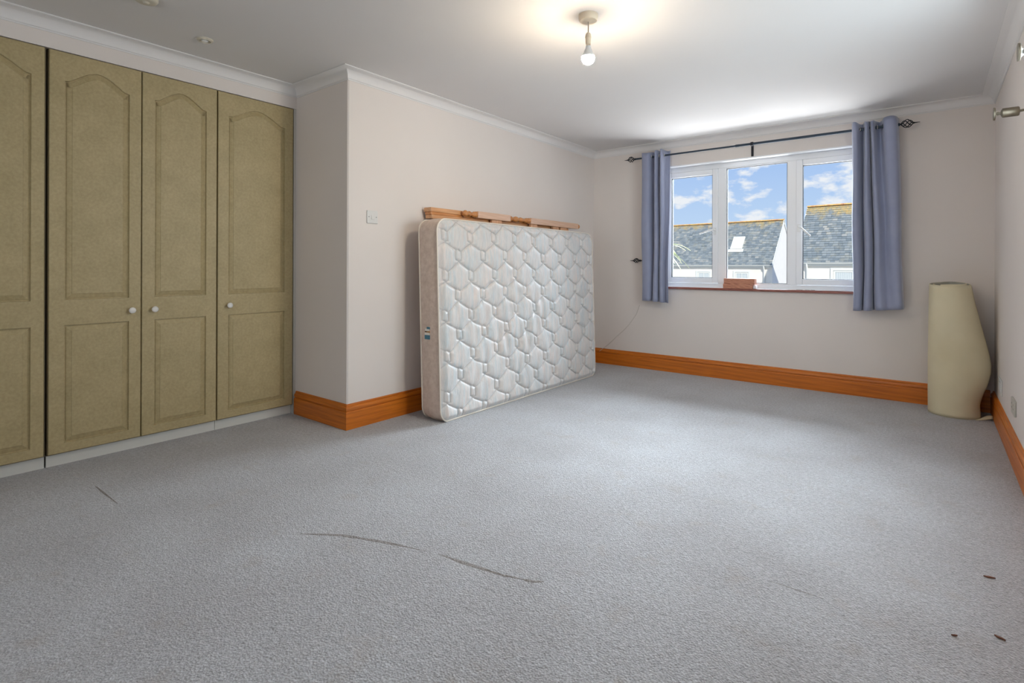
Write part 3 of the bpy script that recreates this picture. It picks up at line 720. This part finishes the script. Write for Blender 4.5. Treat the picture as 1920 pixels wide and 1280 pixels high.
bed_end('varnished pine bed end on its side behind the mattress, right and longer of two', 3.850, 4.655, 3.615, 4.70, [(3.865, 3.965), (4.222, 4.318), (4.352, 4.455)], 'bed_headboard', None)
r = empty('bed_base_frame', (-2.905, 3.6, 0), 'pine bed base with long moulded rail on top and upright slats, behind the mattress', 'bed part')
X0, X1 = -2.942, -2.868
MB().box(X0, X1 + .002, 2.690, 4.56, 1.452, 1.484).build('top_rail', 'pine_wood', r, bevel=.003)
MB().box(X0 + .004, X1 - .002, 2.696, 4.56, 1.430, 1.4525).build('rail_moulding', 'pine_turned', r, bevel=.004)
MB().box(X0 + .006, X1 + .001, 2.700, 4.56, 1.404, 1.4305).build('rail_moulding', 'pine_wood', r, bevel=.003)
MB().box(X0 + .006, X1 - .002, 2.700, 4.56, .0, .03).build('bottom_rail', 'pine_wood', r, bevel=.003)
for i, y in enumerate([2.725, 2.98, 3.235, 3.49, 3.745, 4.0, 4.255, 4.47]):
    MB().box(X1 - .028, X1 - .010, y, y + .068, .03, 1.404).build('slat', 'pine_wood_upright', r, bevel=.001)

# ------------------------------------------------------------ rolled vinyl in the right corner
rl = empty('vinyl_roll', (.12, 5.02, 0), 'cream backed sheet of vinyl flooring loosely rolled and standing in the corner', 'flooring roll')
#          z     x_left  x_right   y_front
RT = [(0.0, -.030, .255, 4.870), (.04, -.030, .262, 4.868), (.10, -.031, .268, 4.866), (.16, -.032, .285, 4.865), (.24, -.032, .312, 4.868), (.32, -.033, .330, 4.872),
      (.38, -.033, .332, 4.874), (.45, -.032, .322, 4.876), (.55, -.030, .300, 4.88), (.70, -.028, .266, 4.885), (.82, -.026, .240, 4.89), (.925, -.024, .222, 4.90)]
def rt(z, k):
    for a, b in zip(RT, RT[1:]):
        if z <= b[0] + 1e-9:
            t = (z - a[0]) / (b[0] - a[0]); return a[k] + (b[k] - a[k]) * t
    return RT[-1][k]
NZ, NA = 40, 220; turns = 3.3; vs = []; fs = []
for j in range(NZ + 1):
    z = .925 * j / NZ
    z = max(z, 0)
    xl, xr, yf = rt(z, 1), rt(z, 2), rt(z, 3); cx = (xl + xr) / 2; rx = (xr - xl) / 2; yb = YW - .026; cy = (yf + yb) / 2; ry = (yb - yf) / 2
    for i in range(NA + 1):
        t = i / NA; a = math.radians(-22) - t * turns * 2 * math.pi      # starts at the right front, goes clockwise inwards
        sh = 1 - .22 * max(0, t - .02) * turns / 2.0 * (1 + .3 * math.sin(3 * a)) if t > .02 else 1
        sh = max(sh, .25)
        x = cx + rx * sh * math.cos(a); y = cy + ry * sh * math.sin(a)
        # the loose outer edge flares out near the floor
        if t < .06: 
            k = (1 - t / .06) * max(0, 1 - z / .16); x += .022 * k * k; y -= .012 * k
        zz_ = z - (.010 * (1 - t) if j == NZ else 0)
        if j == NZ: zz_ = z + .012 * math.sin(t * 9) * t
        zz_ += .07 * (y - yf) * (z / .925) ** 4
        vs.append((min(x, XR - .024), y, zz_))
n = NA + 1
for j in range(NZ):
    for i in range(NA): fs.append((j * n + i, j * n + i + 1, (j + 1) * n + i + 1, (j + 1) * n + i))
o = MB().add(vs, fs).build('rolled_sheet', ['vinyl_face', 'vinyl_back'], rl, smooth=True, angle=180, recalc=False)
md = o.modifiers.new('thick', 'SOLIDIFY'); md.thickness = .006; md.offset = 0; md.material_offset_rim = 1; md.material_offset = 1
# small corner flap of the sheet on the floor
vs = []; fs = []
for i in range(9):
    t = i / 8
    vs.append((.235 + .095 * t, 4.905 + .05 * t, .003 + .012 * t * t)); vs.append((.262 + .07 * t, 4.955 + .03 * t * t, .003 + .030 * math.sin(t * 2.2)))
for i in range(8): fs.append((2 * i, 2 * i + 2, 2 * i + 3, 2 * i + 1))
o = MB().add(vs, fs).build('corner_flap', 'vinyl_back', rl, smooth=True, angle=180); md = o.modifiers.new('thick', 'SOLIDIFY'); md.thickness = .004

# ------------------------------------------------------------ carpet creases and bits
def ridge(pts, w_, h_):
    P_ = [Vector((*p, 0)) for p in pts]; out = []
    for i in range(len(P_) - 1):
        for j in range(4): out.append(P_[i].lerp(P_[i + 1], j / 4))
    out.append(P_[-1]); n_ = len(out); vs = []; fs = []
    for i, p in enumerate(out):
        d = (out[min(i + 1, n_ - 1)] - out[max(i - 1, 0)]).normalized(); q_ = Vector((-d.y, d.x, 0))
        k = math.sin(math.pi * (i + .5) / n_) ** .6; jit = random.uniform(.5, 1.2)
        vs += [p + q_ * w_ * k * jit + Vector((0, 0, -.001)), p + Vector((0, 0, h_ * k)), p - q_ * w_ * k * jit + Vector((0, 0, -.001))]
    for i in range(n_ - 1):
        for j in range(2): fs.append((3 * i + j, 3 * i + j + 1, 3 * i + 4 + j, 3 * i + 3 + j))
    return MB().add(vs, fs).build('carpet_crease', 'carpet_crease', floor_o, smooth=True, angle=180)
random.seed(11)
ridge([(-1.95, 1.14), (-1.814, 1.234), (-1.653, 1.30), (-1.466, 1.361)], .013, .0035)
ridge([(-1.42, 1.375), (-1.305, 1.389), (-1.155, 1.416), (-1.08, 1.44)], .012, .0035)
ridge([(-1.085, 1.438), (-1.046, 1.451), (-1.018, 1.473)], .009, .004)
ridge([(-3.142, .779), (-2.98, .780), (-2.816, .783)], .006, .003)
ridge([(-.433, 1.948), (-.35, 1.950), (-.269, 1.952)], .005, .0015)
def bit(x, y, s_, a, label):
    ca, sa = math.cos(a), math.sin(a)
    pts = [(x + ca * u - sa * v, y + sa * u + ca * v) for u, v in ((-s_, 0), (-s_ * .3, -s_ * .3), (s_, -.001), (s_ * .2, s_ * .28))]
    MB().prism(pts, .001, .005).build('leaf_fragment', 'dead_leaf', base=(x, y, .001), label=label, cat='debris')
bit(.154, 2.435, .016, .2, 'dark reddish leaf fragment on the carpet, farthest of the three specks at the right')
bit(.153, 2.054, .013, -.4, 'dark reddish leaf fragment on the carpet, rightmost of the near specks')
bit(.051, 1.986, .008, .5, 'tiny dark leaf fragment on the carpet, left of the near specks')

# ------------------------------------------------------------ outside
S(MB().box(-90, 60, YW + .6, 120, -3.1, -3.0), 'ground', 'ground')
ang = math.atan2(-.1115, .9938)
def house(name, label, corner, zr, ze, length, b, wins, pipe_s, sky, seed):
    rnd = random.Random(seed)
    r = empty(name, (corner[0], corner[1], -3.0), label, 'house', 'slate roofed houses across the street')
    r.rotation_euler = (0, 0, ang); BASE[r] = Vector((0, 0, -3.0))     # children: local x to the right, y away, z height above sea of the room
    s0, s1 = length                      # local x range (negative = left)
    yo = .12                              # eaves overhang
    # walls
    vs = [(s0, yo, -3), (s1, yo, -3), (s1, 2 * b - yo, -3), (s0, 2 * b - yo, -3), (s0, yo, ze - .02), (s1, yo, ze - .02), (s1, 2 * b - yo, ze - .02), (s0, 2 * b - yo, ze - .02), (s0, b, zr - .34), (s1, b, zr - .34)]
    fs = [(0, 1, 5, 4), (2, 3, 7, 6)]
    MB().add(vs, fs).build('front_wall', 'render_cream', r, recalc=False)
    for gf in ((1, 2, 6, 9, 5), (3, 0, 4, 8, 7)): MB().add([vs[i] for i in gf], [(0, 1, 2, 3, 4)]).build('gable_wall', 'render_white', r, recalc=False)
    # roof
    sl_ = math.hypot(b, zr - ze); nx = -(zr - ze) / sl_; nz_ = b / sl_   # front slope normal = (0,nx,nz_)
    def RP(x, t, h_=0, back=False):
        y = b * t + nx * h_; z = ze + (zr - ze) * t + nz_ * h_
        return (x, 2 * b - y if back else y, z)
    MB().add([RP(s0, 0), RP(s1, 0), RP(s1, 1), RP(s0, 1), RP(s0, 0, 0, True), RP(s1, 0, 0, True)], [(0, 1, 2, 3), (3, 2, 5, 4)]).build('roof_deck', 'roof_underlay', r, recalc=False)
    rows = 25; ex = 1 / rows; m = MB()
    for k in range(rows):
        x = s0 - rnd.uniform(0, .25)
        while x < s1:
            wdt = rnd.uniform(.18, .25); a, c = max(x, s0), min(x + wdt - .008, s1); x += wdt
            if c - a < .04: continue
            t0 = k * ex - (.012 if k else 0); t1 = (k + 1) * ex + .003
            lift = .030 + rnd.uniform(0, .012)
            p = [RP(a, t0, lift), RP(c, t0, lift + rnd.uniform(-.004, .004)), RP(c, t1, .008), RP(a, t1, .008), RP(a, t0, .004), RP(c, t0, .004)]
            m.add(p, [(0, 1, 2, 3), (4, 5, 1, 0), (5, 2, 1), (4, 0, 3)])
    m.build('slates', 'roof_slate', r, kind='stuff', recalc=False)
    x = s0
    while x < s1 - .05:
        L = .44; a, c = x, min(x + L - .012, s1 + .02); x += L; vs = []
        for xx in (a, c):
            for i in range(7):
                an = math.pi * (.08 + .84 * i / 6); vs.append((xx, b - .14 * math.cos(an), zr - .045 + .105 * math.sin(an)))
        MB().add(vs, [(i, i + 1, 8 + i, 7 + i) for i in range(6)] + [tuple(range(7)), tuple(range(13, 6, -1))]).build('ridge_tile', 'ridge_tile_clay', r)
    # fascia, gutter, verge
    MB().box(s0, s1, .0, .04, ze - .16, ze - .01).build('fascia', 'house_white_trim', r)
    vs = []; 
    for xx in (s0, s1 + .05):
        for i in range(7):
            an = math.pi + math.pi * i / 6; vs.append((xx, -.06 + .07 * math.cos(an), ze + .0 + .08 * math.sin(an)))
    MB().add(vs, [(i, i + 1, 8 + i, 7 + i) for i in range(6)]).build('gutter', 'house_white_trim', r, recalc=False)
    MB().box(s0, s1, .04, yo, ze - .17, ze - .15).build('soffit', 'house_white_trim', r)
    for xx in (s0, s1):
        for bk in (False, True):
            m = MB(); p = [RP(xx - .02, 0, -.16, bk), RP(xx + .03, 0, -.16, bk), RP(xx + .03, 1, -.16, bk), RP(xx - .02, 1, -.16, bk), RP(xx - .02, 0, .01, bk), RP(xx + .03, 0, .01, bk), RP(xx + .03, 1, .01, bk), RP(xx - .02, 1, .01, bk)]
            m.add(p, [(0, 3, 2, 1), (4, 5, 6, 7), (0, 1, 5, 4), (1, 2, 6, 5), (2, 3, 7, 6), (3, 0, 4, 7)]).build('barge_board', 'house_white_trim', r)
    MB().tube([(pipe_s, -.06, ze - .05), (pipe_s, -.03, ze - .2), (pipe_s, yo - .06, ze - .36), (pipe_s, yo - .06, -3)], .05, 10).build('downpipe', 'house_white_trim', r, smooth=True)
    for (xa, xb, za, zb_) in wins:
        f = ringbox(MB(), xa, xb, za, zb_, .07, yo - .03, yo + .06); f.box((xa + xb) / 2 - .03, (xa + xb) / 2 + .03, yo - .02, yo + .05, za + .07, zb_ - .07)
        f = f.build('window', 'house_white_trim', r)
        ringbox(MB(), xa - .14, xb + .14, za - .14, zb_ + .14, .12, yo - .05, yo).build('window_surround', 'house_white_trim', f)
        MB().box(xa + .07, xb - .07, yo - .012, yo - .004, za + .07, zb_ - .07).build('window_pane', 'house_pane', f)
        m = MB(); n_ = 26
        for k in range(2):
            x0 = xa + .08 if k == 0 else (xa + xb) / 2 + .04; x1 = (xa + xb) / 2 - .04 if k == 0 else xb - .08
            vs = []
            for i in range(n_ + 1):
                xx = x0 + (x1 - x0) * i / n_; yy = yo - .018 + .004 * math.sin(i * 1.9); vs += [(xx, yy, za + .08), (xx, yy, zb_ - .08)]
            m.add(vs, [(2 * i, 2 * i + 2, 2 * i + 3, 2 * i + 1) for i in range(n_)])
        m.build('net_curtain', 'net_curtain', f, recalc=False)
    if sky:
        xa, xb, ta, tb = sky
        def slab(a, c, t0, t1, h0, h1):
            p = [RP(a, t0, h0), RP(c, t0, h0), RP(c, t1, h0), RP(a, t1, h0), RP(a, t0, h1), RP(c, t0, h1), RP(c, t1, h1), RP(a, t1, h1)]
            return p, [(0, 3, 2, 1), (4, 5, 6, 7), (0, 1, 5, 4), (1, 2, 6, 5), (2, 3, 7, 6), (3, 0, 4, 7)]
        tw = .07 / sl_; m = MB()
        for q_ in ((xa, xa + .07, ta, tb), (xb - .07, xb, ta, tb), (xa + .07, xb - .07, ta, ta + tw), (xa + .07, xb - .07, tb - tw, tb)): m.add(*slab(*q_, .0, .11))
        f = m.build('skylight', 'house_white_trim', r)
        MB().add(*slab(xa + .07, xb - .07, ta + tw, tb - tw, .04, .085)).build('skylight_pane', 'skylight_pane', f)
        MB().add(*slab(xa - .12, xb + .12, ta - .06, ta, .03, .06)).build('lead_apron', 'house_white_trim', f)
    return r
house('house', 'cream house with a skylight in its slate roof, seen through the middle pane', (-8.049, 36.927), 4.27, 1.235, (-14.5, 0), 2.29,
      [(-2.33, -1.50, -.35, .74), (-4.95, -4.10, -.35, .74)], -.48, (-2.95, -2.18, .345, .625), 5)
house('house', 'cream house with slate roof seen through the right pane beside the curtain', (-5.738, 31.11), 4.45, 1.335, (0, 11.0), 2.40,
      [(1.84, 3.5, -.6, .92), (6.4, 8.0, -.6, .92)], .64, None, 9)

# spiky palm, leaves drooping into the left pane
pm = empty('palm_tree', (-3.26, 7.66, -3.0), 'spiky green palm with drooping strap leaves at the left edge of the left pane', 'tree')
MB().tube([(-3.24, 7.66, -3.0), (-3.27, 7.66, -1), (-3.26, 7.66, 1.28)], [.11, .08, .06], 12).build('trunk', 'palm_trunk', pm, smooth=True)
random.seed(21)
for k in range(26):
    az = k * 2.39996 + .35; el = .15 + .9 * random.random(); L = random.uniform(.38, .50)
    vs = []; N = 9; dx, dy = math.cos(az), math.sin(az)
    for i in range(N + 1):
        t = i / N; rr = L * t * math.cos(el * (1 - t)) ; zz_ = 1.30 + L * (t * math.sin(el) - .85 * t * t); wd = .020 * math.sin(math.pi * min(.98, .12 + .86 * t)) + .001
        px_, py_ = -3.26 + dx * rr, 7.66 + dy * rr
        vs += [(px_ - dy * wd, py_ + dx * wd, zz_ + .004), (px_, py_, zz_ - .003), (px_ + dy * wd, py_ - dx * wd, zz_ + .004)]
    fs = []
    for i in range(N):
        for j in range(2): fs.append((3 * i + j, 3 * i + j + 1, 3 * i + 4 + j, 3 * i + 3 + j))
    MB().add(vs, fs).build('leaf', 'palm_leaf', pm, smooth=True, angle=180)
